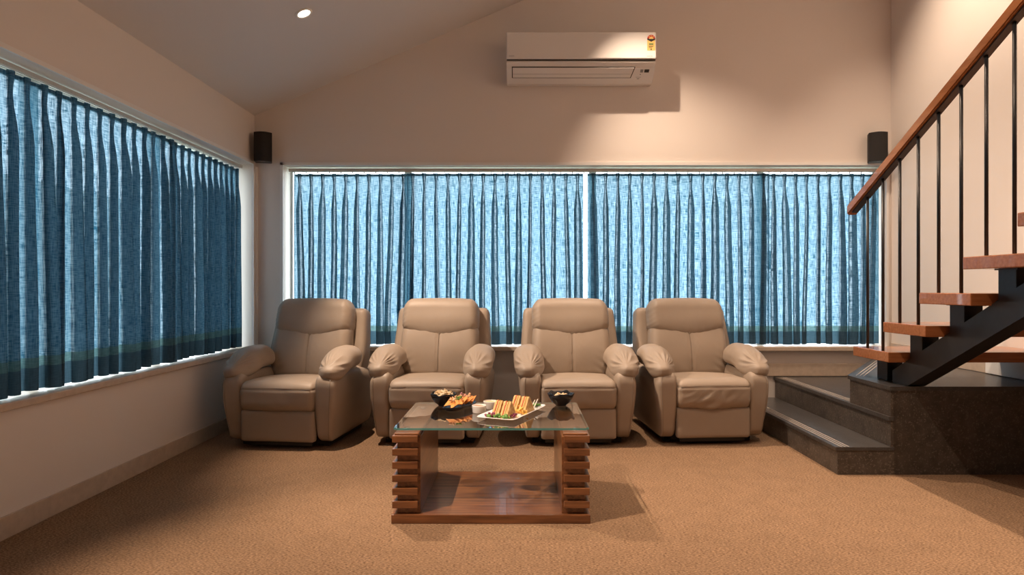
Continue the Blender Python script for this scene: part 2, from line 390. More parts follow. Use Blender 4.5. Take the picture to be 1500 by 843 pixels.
part('tread_slab', prism([(SX2 - 0.012, SY - 0.004), (SX2 + 0.02, SY - 0.004), (SX2 + 0.02, 4.10), (2.95, SB), (SX2 - 0.012, SB)], 'z', Z2 - 0.022, Z2), M['granite_top'], st, world=True)
wp = [(SX2 + 0.02, SY + 0.02), (SX2 + 0.02, 4.10), (2.93, SB), (SK, SB), (SK, SY + 0.02)]
part('winder_block', prism(wp, 'z', Z2 + 0.001, Z3 - 0.022), M['granite'], st, world=True)
part('tread_slab', prism([(SX2 - 0.008, SY - 0.008), (SX2 - 0.008, 4.115), (2.915, SB), (SK, SB), (SK, SY - 0.008)], 'z', Z3 - 0.022, Z3), M['granite_top'], st, world=True)
for zz, xx, y0, y1 in ((Z1, SX1, SY + 0.0, SB - 0.05), (Z2, SX2, SY + 0.49, SB - 0.05)):
    for k in range(3):
        part('grip_groove', box(xx + 0.022 + k * 0.021, xx + 0.0255 + k * 0.021, y0, y1, zz, zz + 0.0008), M['groove'], st, world=True)
d = Vector((2.915 - SX2, SB - 4.115)).normalized(); nn = Vector((d.y, -d.x))
for k in range(3):
    a = Vector((SX2 + 0.01, 4.115)) + nn * (0.03 + k * 0.021) ; b = a + d * 1.2; w_ = nn * 0.0035
    part('grip_groove', prism([tuple(a), tuple(b), tuple(b + w_), tuple(a + w_)], 'z', Z3, Z3 + 0.0008), M['groove'], st, world=True)

# ------------------------------------------------------------------ open wooden staircase climbing towards the room's near end
sc = thing('open_staircase', 'open staircase with wooden treads on a black steel stringer and slim black balusters', 'staircase', (2.5, 2.9, Z3))
NT = 9; GO, RI = 0.335, 0.170; TX = 2.087
treads = []
for k in range(NT):
    yn = 3.68 - GO * k; zt = 0.683 + RI * k
    part('tread', box(TX, XR - 0.004, yn, yn + 0.388, zt - 0.058, zt, bev=0.004), M['tread'], sc, world=True)
SXc = 2.235; SW = 0.05
pitch = RI / GO
def sz(y): return 0.530 + (3.74 - y) * pitch        # centre line of the stringer
Z3s = Z3 + .001
yA, yB_ = 3.82, 3.68 - GO * (NT - 1)
hh = 0.075
pts = [(yA - 0.01, Z3s), (yA - 0.01, max(Z3 + 0.01, sz(yA) + hh)), (yB_, sz(yB_) + hh), (yB_, sz(yB_) - hh), (3.74 - (Z3 + hh - 0.530) / pitch, Z3s)]
stg = part('stringer', prism(pts, 'x', SXc - SW, SXc + SW), M['black'], sc, world=True)
for k in range(NT):
    yn = 3.68 - GO * k; zt = 0.683 + RI * k - 0.058
    yc = yn + 0.245
    zb = max(Z3s, sz(yc + 0.055) + hh - 0.05)
    part('tread_post', box(SXc - 0.046, SXc + 0.046, yc - 0.055, yc + 0.055, zb, zt, bev=0.003), M['black'], stg, world=True)
    part('post_weld_plate', box(SXc - 0.052, SXc + 0.052, yc - 0.07, yc + 0.07, zt - 0.006, zt - 0.0005), M['black'], stg, world=True)
def rail_z(y): return 1.513 + (4.127 - y) * 0.5005
BX = 2.118
yk = 3.955; bal = []
while yk > yB_ + 0.02:
    k = min(NT - 1, max(0, int((3.68 + 0.388 - yk) / GO)))
    kk = max([j for j in range(NT) if 3.68 - GO * j <= yk - 0.008 <= 3.68 - GO * j + 0.388])
    zt = 0.683 + RI * kk
    part('baluster', tube([(BX, yk, zt), (BX, yk, rail_z(yk) + 0.004)], 0.0085, 10), M['black'], sc, True, world=True)
    yk -= 0.1675
ye = yB_ + 0.0
def slanted(x0, x1, ya, yb, lo, hi):
    return prism([(ya, rail_z(ya) + lo), (ya, rail_z(ya) + hi), (yb, rail_z(yb) + hi), (yb, rail_z(yb) + lo)], 'x', x0, x1)
hb = slanted(BX - 0.032, BX + 0.032, 4.145, ye, 0.006, 0.066)
bmesh.ops.bevel(hb, geom=list(hb.edges), offset=0.006, segments=2, affect='EDGES')
hr = part('handrail', hb, M['rail'], sc, world=True)
part('flat_bar', slanted(BX - 0.018, BX + 0.018, 4.105, ye, -0.004, 0.006), M['black'], hr, world=True)

# ------------------------------------------------------------------ curtains
def curtain(name, label, axis, a0, a1, plane, ztop, zbot, n, seed, edge_dark=0):
    """pinch-pleated sheet; axis 'x' hangs along x facing -y, axis 'y' along y facing +x"""
    rnd = random.Random(seed)
    Wd = a1 - a0; p = Wd / n
    base = (a0 + Wd / 2, plane, zbot) if axis == 'x' else (plane, a0 + Wd / 2, zbot)
    t = thing(name, label, 'curtain', base, group='pinch pleated blue linen curtains')
    H = ztop - zbot
    vs = [0, .02, .045, .07, .085, .10, .12, .16, .22, .30, .40, .52, .66, .80, .94, 1.08, 1.2, 1.3, 1.345, 1.36, 1.39, H]
    vs = [v for v in vs if v < H - 0.004] + [H]
    hemz = H - 0.105; tapez = H - 0.15
    vs = sorted(set([v for v in vs if abs(v - hemz) > 0.008 and abs(v - tapez) > 0.008] + [hemz, tapez]))
    ws = [rnd.choice((rnd.uniform(.55, 1.0), rnd.uniform(.9, 1.45))) for _ in range(n)]; ds = [rnd.uniform(.75, 1.2) for _ in range(n)]
    lean = [rnd.gauss(0, .013) for _ in range(n)]; wob = [(rnd.uniform(0, 6.28), rnd.uniform(2.5, 5)) for _ in range(n)]
    big = [1.35 if rnd.random() < 0.14 else 1.0 for _ in range(n)]
    asym = [rnd.uniform(-1, 1) for _ in range(n)]
    shape = [(-.30, 0), (-.85, .30), (-1.0, .62), (-.72, .93), (0, 1.05), (.72, .93), (1.0, .62), (.85, .30), (.30, 0)]
    def section(v):
        out = []
        if v < .09: w0 = .0175 - (.0175 - .0090) * smooth01(v / .09); d0 = .026 - .004 * v / .09
        else:
            q = smooth01((v - .09) / .22); w0 = .0090 + (.0225 - .0090) * q; d0 = .022 + .022 * q
            q2 = smooth01((v - .3) / 1.1); w0 += .0050 * q2; d0 += .008 * q2
        low = smooth01((v - .1) / 1.2)
        for i in range(n):
            c = (i + .5) * p + lean[i] * low + .005 * low * math.sin(wob[i][0] + wob[i][1] * v)
            w = w0 * (1 + (ws[i] - 1) * smooth01(v / .3)) * (1 + (big[i] - 1) * low); d_ = d0 * ds[i]
            if i == 0: out.append((0.0, 0.004)); out.append((c * .45, -.004))
            for (sx, sy) in shape:
                out.append((c + sx * w + asym[i] * (.25 + .75 * low) * min(1, v * 6) * .021 * sy, sy * d_))
            nc = (i + 1.5) * p + (lean[i + 1] * low if i + 1 < n else 0)
            gap = (nc - c) if i + 1 < n else (Wd - c) * 2
            for q, bw in ((.30, -.004), (.5, -.007 - .006 * low), (.70, -.004)):
                if i + 1 < n or q < .5: out.append((c + gap * q, bw + .004 * low * math.sin(wob[i][0] * 3 + q * 5)))
        out.append((Wd, 0.004))
        return out
    rows = [section(v) for v in vs]
    def mk(v, r): 
        res = []
        for (a, f) in r:
            zz = H - v
            if abs(v - H) < 1e-6: zz += 0.006 * math.sin(a * 13 + seed) * 0.6
            res.append((a - Wd / 2, -f, zz) if axis == 'x' else (f, a - Wd / 2, zz))
        return res
    def sheet(sel, mname, pname, extra=0.0):
        bm = bm_new(); g = []
        for j in sel:
            g.append([bm.verts.new(Vector(q) + (Vector((0, -extra, 0)) if axis == 'x' else Vector((extra, 0, 0)))) for q in mk(vs[j], rows[j])])
        for j in range(len(g) - 1):
            for i in range(len(g[0]) - 1):
                bm.faces.new((g[j][i], g[j + 1][i], g[j + 1][i + 1], g[j][i + 1]))
        return part(pname, bm, M[mname], t, True)
    it, ih = vs.index(tapez), vs.index(hemz)
    fab = sheet(range(0, it + 1), 'linen', 'fabric')
    sheet(range(it, ih + 1), 'hemtape', 'hem_stitching_band')
    sheet(range(ih, len(vs)), 'hem', 'hem')
    # heading tape: a stiff band sewn behind the top edge
    z0, z1 = H - 0.018, H - 0.001
    bm = box(-Wd / 2 + .004, Wd / 2 - .004, 0.010, 0.0112, z0, z1) if axis == 'x' else box(-0.0112, -0.010, -Wd / 2 + .004, Wd / 2 - .004, z0, z1)
    part('heading_tape', bm, M['linen'], t)
    return t
CT, CB = 1.988, 0.584
CY = YB + 0.085
def X(px, Y): return (px - 760) * Y / 954
curtain('curtain', 'blue linen curtain hanging behind the corner recliner', 'x', X(431, CY), X(600, CY), CY, CT, CB, 10, 3)
curtain('curtain', 'blue linen curtain below the air conditioner, between the nacho-side recliner and the bright gap', 'x', X(596, CY - .024), X(854.5, CY - .024), CY - .024, CT, CB, 15, 8)
curtain('curtain', 'blue linen curtain between the bright gap and the handrail, behind the recliner by the steps', 'x', X(860, CY - .024), X(1126.5, CY - .024), CY - .024, CT, CB, 15, 21)
curtain('curtain', 'blue linen curtain seen behind the lower end of the stair handrail', 'x', X(1124, CY), X(1287, CY), CY, CT, CB, 10, 34)
CXL = XL - 0.085
curtain('curtain', 'darker blue linen curtain on the side wall, the panel ending at the room corner', 'y', 4.16, 5.19, CXL, CT, CB, 11, 5)
curtain('curtain', 'darker blue linen curtain on the side wall, the long panel away from the corner', 'y', 0.95, 4.172, CXL + .024, CT, CB, 32, 14)
# tracks
def track(label, axis, a0, a1, plane):
    loc = ((a0 + a1) / 2, plane, ZT - 0.030) if axis == 'x' else (plane, (a0 + a1) / 2, ZT - 0.030)
    t = thing('curtain_track', label, 'curtain track', loc)
    h = (a1 - a0) / 2
    def b(d0, d1, z0, z1, m, nm):
        bm = box(-h, h, d0, d1, z0, z1, bev=0.002) if axis == 'x' else box(d0, d1, -h, h, z0, z1, bev=0.002)
        part(nm, bm, m, t)
    b(-0.016, 0.016, -0.004, 0.018, M['track'], 'rail_body')
    b(-0.013, -0.006, -0.010, -0.005, M['track'], 'rail_lip'); b(0.006, 0.013, -0.010, -0.005, M['track'], 'rail_lip')
    n = int((a1 - a0) / 0.094)
    src = None
    for i in range(n):
        q = -h + (i + .5) * (a1 - a0) / n
        l = (q, 0, -0.016) if axis == 'x' else (0, q, -0.016)
        if src is None: src = part('glider', box(-0.004, 0.004, -0.004, 0.004, -0.009, 0.006, bev=0.001), M['white'], t, loc=l)
        else: share(src, t, l)
track('slim pale curtain track above the wide window behind the recliners', 'x', WX0 + 0.015, WX1 - 0.01, CY)
track('slim pale curtain track along the top of the side wall window', 'y', LY0 + 0.02, LY1 - 0.02, CXL)

# ------------------------------------------------------------------ recliners
def wr(v, s=1.0, seed=0): return noise.noise(Vector((v.x * s + seed, v.y * s + seed * 2, v.z * s)))
def make_recliner():
    t = thing('recliner', '', 'recliner')
    L = M['leather']
    part('base_frame', polyboxes([(-.30, .30, -.30, -.26, 0.012, .05), (-.30, .30, .28, .32, 0.012, .05), (-.30, -.26, -.30, .32, 0.0, .06), (.26, .30, -.30, .32, 0.0, .06), (-.22, .22, -.395, -.375, .02, .045)]), M['mech'], t)
    # arms: upholstered side panels with a rounded, overhanging front top
    for s in (-1, 1):
        def dfm(v, s=s):
            z01 = (v.z + .22) / .44
            out = v.x * s
            if out > 0: v.x -= s * .034 * (1 - smooth01(z01 * 1.25)) * (out / .07)
            # front edge leans back slightly towards the floor and rounds over at the top
            f = smooth01((-.15 - v.y) / .25)
            v.y += f * (.035 * (1 - smooth01(z01 * 1.6)))
            v.z += -.03 * smooth01((v.y - .1) / .3) * smooth01((z01 - .6) / .4)
            v.z -= .022 * smooth01((out - .0) / .07) * smooth01((z01 - .7) / .3)
            return v
        ar = part('arm', cushion(.145, .84, .44, .030, .060, .072, (14, 24, 20), dfm, lambda v: .0018 * wr(v, 9, 3)), L, t, True, loc=(s * .315, -.015, .265))
        # front seam of the arm facing
        zz = [(-.195 + i * .39 / 12) for i in range(13)]
        pts = []
        for z in zz:
            z01 = (z + .22) / .44
            x = s * (.040 - .034 * (1 - smooth01(z01 * 1.25)) * .58)
            rr = max(0, (z - .148) / .072)
            y = -.42 + (1 - math.sqrt(max(0, 1 - min(.98, rr) ** 2))) * .06 + .035 * (1 - smooth01(z01 * 1.6)) + .004
            pts.append((x, y - .004, z))
        part('seam', tube(pts, .0022, 6), M['stitch'], ar, True)
        # puffy arm pad
        def dp(v, s=s):
            u = v.y / .25                       # -1 front .. 1 back
            taper = 1 - .28 * smooth01((-u - .25) / .75) - .12 * smooth01((u - .4) / .6)
            v.x *= taper; v.z *= 1 - .20 * smooth01((-u - .35) / .65) - .15 * smooth01((u - .5) / .5)
            v.z += .035 - .075 * smooth01((-u + .25) / 1.2) ** 1.3          # droops towards the front
            v.z -= .028 * (v.x * s < 0) * (abs(v.x) / .1) ** 2        # inner side rolls down
            v.x += s * .020 * smooth01(-u) 
            return v
        def gp(v, s=s):
            u = v.y / .25
            a = math.atan2(v.z - .0, v.x)
            g = math.exp(-((u + .60) / .17) ** 2) * smooth01((v.z + .05) / .05)
            return -.015 * g * (abs(math.sin(a * 7.5 + 1.1 * math.sin(a * 3 + s))) ** .6 - .5) + .004 * wr(v, 10, 7 + s)
        pd = part('arm_pad', cushion(.205, .50, .155, .085, .11, .068, (34, 36, 28), dp, gp), L, t, True, loc=(s * .318, -.175, .533), rot=(0, s * R(7), 0))
        part('pad_bracket', box(-.05, .05, -.16, .14, -.085, -.070, bev=.004), M['mech'], pd)
    # seat, foot rest
    def ds(v):
        u = (v.y + .31) / .62
        v.z += .012 * math.cos(v.x / .26 * PI / 2) * (1 if v.z > 0 else .2) - .028 * smooth01((u - .45) / .55) * (v.z > -.05)
        v.y -= .012 * math.cos(v.x / .27 * PI / 2) * (v.y < -.2)
        return v
    def sdisp(v):
        g = math.exp(-((v.z - .052) / .006) ** 2) * (v.y < -.26)
        return -.0045 * g + .003 * wr(v, 7, 1) + .003 * math.sin(v.x * 30 + 8 * wr(v, 4, 5)) * math.exp(-((v.z + .05) / .03) ** 2) * (v.y < -.25)
    se = part('seat', cushion(.515, .62, .195, .035, .075, .070, (26, 28, 26), ds, sdisp), L, t, True, loc=(0, -.145, .338))
    pts = [(-.235 + i * .47 / 14, -.303 - .012 * math.cos((-.235 + i * .47 / 14) / .27 * PI / 2), .0535 + .010 * math.cos((-.235 + i * .47 / 14) / .26 * PI / 2)) for i in range(15)]
    part('seam', tube(pts, .0020, 6), M['stitch'], se, True)
    part('footrest', cushion(.498, .06, .205, .012, .022, .022, (20, 6, 12), None, lambda v: .002 * wr(v, 6, 9)), L, t, True, loc=(0, -.402, .150))
    # back: shell with wings, lower cushion, head cushion, all leaning back
    lean = R(-14)
    def dshell(v):
        z01 = (v.z + .33) / .66
        v.x *= 1.0 - .05 * smooth01((z01 - .5) / .5) - .10 * (1 - smooth01(z01 / .5))
        if abs(v.x) > .2 and v.y < 0: v.y -= .035 * smooth01((abs(v.x) - .2) / .12) * smooth01(1.2 - z01)
        return v
    part('back_shell', cushion(.735, .15, .66, .035, .05, .05, (22, 8, 24), dshell, lambda v: .0015 * wr(v, 6, 2)), L, t, True, loc=(0, .275, .565), rot=(lean, 0, 0))
    def dlow(v):
        z01 = (v.z + .20) / .40
        v.x *= 1.0 + .03 * math.sin(z01 * PI)
        v.y -= (.030 * math.sin(max(0, min(1, z01 * .9 + .05)) * PI)) * (v.y < 0)
        return v
    def wlow(v):
        if v.y > .02: return 0
        c = -.007 * math.exp(-(v.x / .006) ** 2)
        z01 = (v.z + .20) / .40
        bot = smooth01(1 - z01 * 1.6); top = smooth01((z01 - .55) / .45)
        edge = smooth01((abs(v.x) - .13) / .14)
        r = .0062 * bot * edge * math.sin((v.z * .9 + abs(v.x) * .55) * 120)
        r += .0014 * top * math.sin(v.x * 95 + 10 * wr(v, 3, 2)) * math.exp(-((z01 - .93) / .10) ** 2)
        r += .0030 * math.exp(-((abs(v.x) - .02) / .05) ** 2) * math.sin(v.z * 100 + abs(v.x) * 160) * (1 - top)
        return c + r + .0045 * wr(v, 6, 4)
    lo = part('back_cushion', cushion(.560, .17, .42, .06, .07, .06, (40, 10, 36), dlow, wlow), L, t, True, loc=(0, .135, .570), rot=(lean, 0, 0))
    part('seam', tube([(0, -.0985 - .026 * math.sin(max(0, min(1, (z + .20) / .40 * .9 + .05)) * PI) + .012, z) for z in [(-.15 + i * .29 / 10) for i in range(11)]], .0018, 6), M['stitch'], lo, True)
    def dhead(v):
        z01 = (v.z + .145) / .29
        v.x *= 1.0 + .020 * math.sin(min(1, z01 * 1.1) * PI) - .03 * smooth01((z01 - .7) / .3)
        k = (v.y < 0)
        v.y -= k * (.022 * math.exp(-((z01 - .35) / .34) ** 2))
        v.z += (.036 - .080 * math.cos(v.x / .29 * PI / 2)) * smooth01((.45 - z01) / .45)     # lower edge sags in the middle
        v.z += .012 * math.cos(v.x / .29 * PI / 2) * smooth01((z01 - .7) / .3)
        return v
    def whead(v):
        z01 = (v.z + .145) / .29
        lowr = math.exp(-((z01 - .10) / .13) ** 2) * (v.y < .03)
        r = .0012 * lowr * math.sin(v.x * 110 + 9 * wr(v, 4, 1)) + .0012 * smooth01((abs(v.x) - .2) / .06) * math.sin(v.z * 190 + v.y * 60 + 6 * wr(v, 9, 3)) * (1 - smooth01((z01 - .7) / .2))
        return r + .004 * wr(v, 5, 8)
    part('headrest', cushion(.565, .19, .29, .060, .085, .075, (40, 14, 28), dhead, whead), L, t, True, loc=(0, .195, .815), rot=(R(-10), 0, 0))
    return t
rec = make_recliner()
for i, (x, y, a, lab) in enumerate([
        (-1.520, 4.640, -6, 'taupe leather recliner in the room corner between the two curtained windows'),
        (-.590, 4.715, -2.5, 'taupe leather recliner next to the corner recliner, behind the popcorn and nachos'),
        (.388, 4.715, 1.0, 'taupe leather recliner second from the stone steps, its arm pad meeting its neighbour'),
        (1.268, 4.755, 4, 'taupe leather recliner beside the stone steps with a creased seat front')]):
    o = rec if i == 0 else copy_tree(rec)
    o['label'] = lab; o['group'] = 'taupe leather recliners in a row'; o.location = (x, y, 0); o.rotation_euler = (0, 0, R(a))
    if i == 3:                                   # this one's seat front is rumpled into diagonal creases
        seat = [c for c in o.children if c.name.startswith('seat')][0]; seat.data = seat.data.copy()
        for v in seat.data.vertices:
            c = v.co
            if c.y < -.22:
                k = smooth01((-.22 - c.y) / .06) * smooth01((.05 - c.z) / .05) * math.exp(-((c.x + .02) / .16) ** 2)
                c.y += .009 * k * math.sin((c.x * .8 - c.z * 1.1) * 95 + 5 * noise.noise(c * 9))
                c.z -= .010 * math.exp(-((c.x - .01) / .12) ** 2) * smooth01((-c.z) / .08)

# ------------------------------------------------------------------ coffee table
TCX, TCY = -.124, 3.23
ct = thing('coffee_table', 'walnut coffee table with stepped slat sides and a clear glass top', 'table', (TCX, TCY, 0))
tx0, tx1, ty0, ty1 = -.567, .319, 2.89, 3.575
part('base_board', box(tx0, tx1, ty0, ty1, 0, .040, bev=.003), M['wood_x'], ct, world=True)
for k in (1, 2): part('board_joint', box(tx0 + .13, tx1 - .13, ty0 + .04 + k * .19, ty0 + .0425 + k * .19, .0399, .0405), M['dark'], ct, world=True)
for s in (-1, 1):
    xo = tx0 if s < 0 else tx1; d_ = -s
    def bb(o0, o1, y0, y1, z0, z1, bev=.002):
        a, b = xo + d_ * o0, xo + d_ * o1
        return box(min(a, b), max(a, b), y0, y1, z0, z1, bev=bev)
    sd = part('side_block', bb(.024, .127, ty0 + .022, ty1 - .022, .040, .382), M['wood_y'], ct, world=True)
    for k in range(6):
        z0 = .0665 + k * .0585
        part('slat', bb(.003, .118, ty0 + .004, ty1 - .004, z0, z0 + .0315, bev=.003), M['wood_x'], sd, world=False)
        o = [c for c in sd.children][-1]
        for v in o.data.vertices: v.co -= Vector((TCX, TCY, 0))
    part('cap_board', bb(.012, .122, ty0 + .010, ty1 - .010, .388, .401, bev=.005), M['wood_x'], ct, world=True)
    for yy in (ty0 + .10, ty1 - .10):
        part('glass_puck', lathe([(0, 0), (.014, 0), (.014, .007), (0, .007)], 20), M['steel'], ct, True, loc=(xo + d_ * .055 - TCX, yy - TCY, .401))
GZ0, GZ1 = .408, .418
gb = box(tx0 + .003, tx1 - .003, 2.925, 3.585, GZ0, GZ1)
ve = [e for e in gb.edges if abs(e.verts[0].co.z - e.verts[1].co.z) > .005]
bmesh.ops.bevel(gb, geom=ve, offset=.012, segments=4, affect='EDGES')
gb.normal_update()
for f in gb.faces: f.material_index = 0 if abs(f.normal.z) > .5 else 1
part('glass_top', gb, [M['glass'], M['glass_edge']], ct, world=True, label='clear glass top with a teal edge')

# ------------------------------------------------------------------ food and crockery on the glass
F = {}
F['popcorn'] = mat('popcorn', (0.62, 0.42, 0.20), 0.8, noise_scale=60, col2=(0.80, 0.70, 0.52))
F['chip'] = mat('tortilla_chip', (0.62, 0.20, 0.03), 0.7, noise_scale=40, col2=(0.75, 0.32, 0.06))
F['crumb'] = mat('cheese_crumble', (0.75, 0.55, 0.34), 0.8, noise_scale=90, col2=(0.55, 0.25, 0.12))
F['green'] = mat('green_leaf', (0.06, 0.17, 0.03), 0.6, noise_scale=60, col2=(0.15, 0.30, 0.06))
F['purple'] = mat('purple_cabbage', (0.16, 0.02, 0.06), 0.5, noise_scale=50, col2=(0.34, 0.06, 0.13))
F['red'] = mat('tomato_red', (0.50, 0.05, 0.025), 0.4)
F['pink'] = mat('pink_onion', (0.55, 0.27, 0.30), 0.5)
F['bread'] = mat('toasted_bread', (0.58, 0.31, 0.10), 0.85, noise_scale=45, col2=(0.78, 0.56, 0.28), bump=.3, bump_scale=120)
F['crust'] = mat('sandwich_filling', (0.55, 0.16, 0.05), 0.6, noise_scale=90, col2=(0.70, 0.45, 0.12))
F['fry'] = mat('potato_fry', (0.74, 0.40, 0.07), 0.6, noise_scale=40, col2=(0.80, 0.52, 0.15))
F['sauce_o'] = mat('orange_salsa', (0.62, 0.20, 0.07), 0.35)
F['sauce_y'] = mat('yellow_cheese_dip', (0.78, 0.55, 0.18), 0.35)
F['stick'] = mat('pale_pick', (0.80, 0.74, 0.66), 0.5)
rnd = random.Random(4)
TZ = GZ1 + .0005
def blob(bm, c, r, jitter=.25, sub=1):
    q = bmesh.ops.create_icosphere(bm, subdivisions=sub, radius=r)
    for v in q['verts']: v.co = v.co * (1 + rnd.uniform(-jitter, jitter)) + Vector(c)
def bowl(label, x, y, seed, r=.069, h=.062):
    t = thing('bowl', label, 'bowl', (x, y, TZ), group='black bowls of popcorn')
    def fn(p, a, rr, z):
        k = max(0, z / h) ** 2
        p.z += k * (.0035 * math.sin(a * 5 + seed) + .0025 * math.sin(a * 9 + seed * 2)); s = 1 + .025 * math.sin(a * 4 + seed) * k
        p.x *= s; p.y *= s; return p
    part('vessel', lathe([(0, 0), (.026, 0), (.030, .004), (.048, .018), (.062, .040), (r, h), (r - .003, h + .003), (r - .007, h), (.055, .040), (.042, .022), (.02, .012), (0, .011)], 40, fn), M['blackglaze'], t, True)
    part('foot_ring', lathe([(.022, -.0003), (.028, -.0003), (.028, .003), (.022, .003)], 24), M['blackglaze'], t, True)
    return t
def popcorn(label, x, y, n, z, rr, seed):
    rnd.seed(seed); bm = bm_new()
    for i in range(n):
        a = rnd.uniform(0, 2 * PI); q = rr * math.sqrt(rnd.random()); zz = z + (1 - (q / rr) ** 2) * .020 + rnd.uniform(-.004, .006)
        c = Vector((q * math.cos(a), q * math.sin(a), zz))
        for k in range(3): blob(bm, c + Vector([rnd.uniform(-.005, .005) for _ in range(3)]), rnd.uniform(.0045, .0075), .3)
    o = part('popcorn', bm, F['popcorn'], None, True); o.location = (x, y, TZ)
    return tag(o, label, 'popcorn', kind='stuff')
bowl('black glazed bowl heaped with popcorn, standing beside the nachos', -.403, 3.49, 1)
popcorn('heaped popcorn in the black bowl beside the nachos', -.403, 3.49, 90, .052, .052, 2)
bowl('black glazed bowl of popcorn alone at the table end away from the nachos', .226, 3.49, 2.4, .072, .064)
popcorn('low popcorn in the black bowl away from the nachos', .226, 3.49, 60, .036, .050, 3)

# nachos dish
def superring(a, b, z, n=36, e=3.0):
    out = []
    for k in range(n):
        t_ = 2 * PI * k / n; c, s = math.cos(t_), math.sin(t_)
        out.append((a * math.copysign(abs(c) ** (2 / e), c), b * math.copysign(abs(s) ** (2 / e), s), z))
    return out
def loft(rings, close=True):
    bm = bm_new(); g = [[bm.verts.new(p) for p in r] for r in rings]
    n = len(g[0])
    for i in range(len(g) - 1):
        for k in range(n): bm.faces.new((g[i][k], g[i][(k + 1) % n], g[i + 1][(k + 1) % n], g[i + 1][k]))
    if close: bm.faces.new(list(reversed(g[0]))); bm.faces.new(g[-1])
    bmesh.ops.recalc_face_normals(bm, faces=bm.faces)
    return bm
ND = (-.305, 3.375); NA = R(61)
dish = part('serving_dish', loft([superring(.085, .030, 0), superring(.10, .040, .006), superring(.122, .053, .026), superring(.119, .050, .028), superring(.098, .040, .012), superring(.080, .030, .009)]), M['blackglaze'], None, True)
dish.location = (*ND, TZ); dish.rotation_euler = (0, 0, NA); tag(dish, 'long black ceramic dish holding loaded nachos', 'dish')
def tri_bm(s, th):
    return prism([(-s * .5, -s * .3), (s * .5, -s * .3), (0, s * .55)], 'z', 0, th)
rnd.seed(11)
chipsrc = None
for i in range(18):                                # parallel, shingled chips: none cuts through its neighbour
    u = -.080 + i * .0100; v = (-.020, .012, -.004, .022)[i % 4] + rnd.uniform(-.004, .004)
    z = .034 + .012 * (1 - (u / .12) ** 2)
    o = part('tortilla_chip', tri_bm(.058, .0026), F['chip']) if chipsrc is None else bpy.data.objects.new('tortilla_chip', chipsrc.data)
    if chipsrc is None: chipsrc = o
    else: C.objects.link(o)
    o.location = (ND[0] + u * math.cos(NA) - v * math.sin(NA), ND[1] + u * math.sin(NA) + v * math.cos(NA), TZ + z)
    o.rotation_euler = (Matrix.Rotation(NA, 3, 'Z') @ Matrix.Rotation(R(-42), 3, 'Y') @ Matrix.Rotation(rnd.uniform(0, 6.28), 3, 'Z')).to_euler()
    tag(o, 'orange tortilla chip in the long black nacho dish', 'chip', 'tortilla chips in the nacho dish')
def scatter_local(name, label, cat, m, n, org, ang, ul, vl, z0, z1, r0, r1, seed, flat=1.0):
    rnd.seed(seed); bm = bm_new()
    for i in range(n):
        u = rnd.uniform(*ul); v = rnd.uniform(*vl)
        blob(bm, (u, v, rnd.uniform(z0, z1) * flat), rnd.uniform(r0, r1), .35)
    o = part(name, bm, m, None, True); o.location = (org[0], org[1], TZ); o.rotation_euler = (0, 0, ang)
    return tag(o, label, cat, kind='stuff')
scatter_local('cheese_topping', 'pale crumbly topping scattered over the nachos', 'topping', F['crumb'], 26, ND, NA, (-.08, .085), (-.026, .026), .056, .068, .004, .008, 5)
for i, (u, v, z, m_, lab, nm) in enumerate([(-.030, -.01, .062, 'green', 'green herb sprig on top of the nachos', 'herb_sprig'), (.045, .01, .066, 'pink', 'pink onion slivers on top of the nachos', 'onion_garnish')]):
    bm = bm_new(); rnd.seed(20 + i)
    for k in range(9): blob(bm, (rnd.uniform(-.014, .014), rnd.uniform(-.012, .012), rnd.uniform(-.006, .010)), rnd.uniform(.003, .007), .4)
    o = part(nm, bm, F[m_], None, True); o.location = (ND[0] + u * math.cos(NA) - v * math.sin(NA), ND[1] + u * math.sin(NA) + v * math.cos(NA), TZ + z); tag(o, lab, 'garnish')

# ramekins
def ramekin(label, x, y, sauce):
    t = thing('ramekin', label, 'ramekin', (x, y, TZ), group='white dip ramekins')
    part('cup', lathe([(0, 0), (.031, 0), (.034, .004), (.0355, .034), (.0365, .0375), (.034, .0385), (.0325, .036), (.031, .010), (0, .009)], 40), M['porcelain'], t, True)
    part('dip', lathe([(0, .012), (.0305, .012), (.0318, .0315), (.012, .0335), (0, .034)], 32), F[sauce], t, True)
ramekin('small white ramekin of orange salsa beside the nacho dish', -.200, 3.285, 'sauce_o')
ramekin('small white ramekin of yellow dip behind the salsa', -.149, 3.405, 'sauce_y')

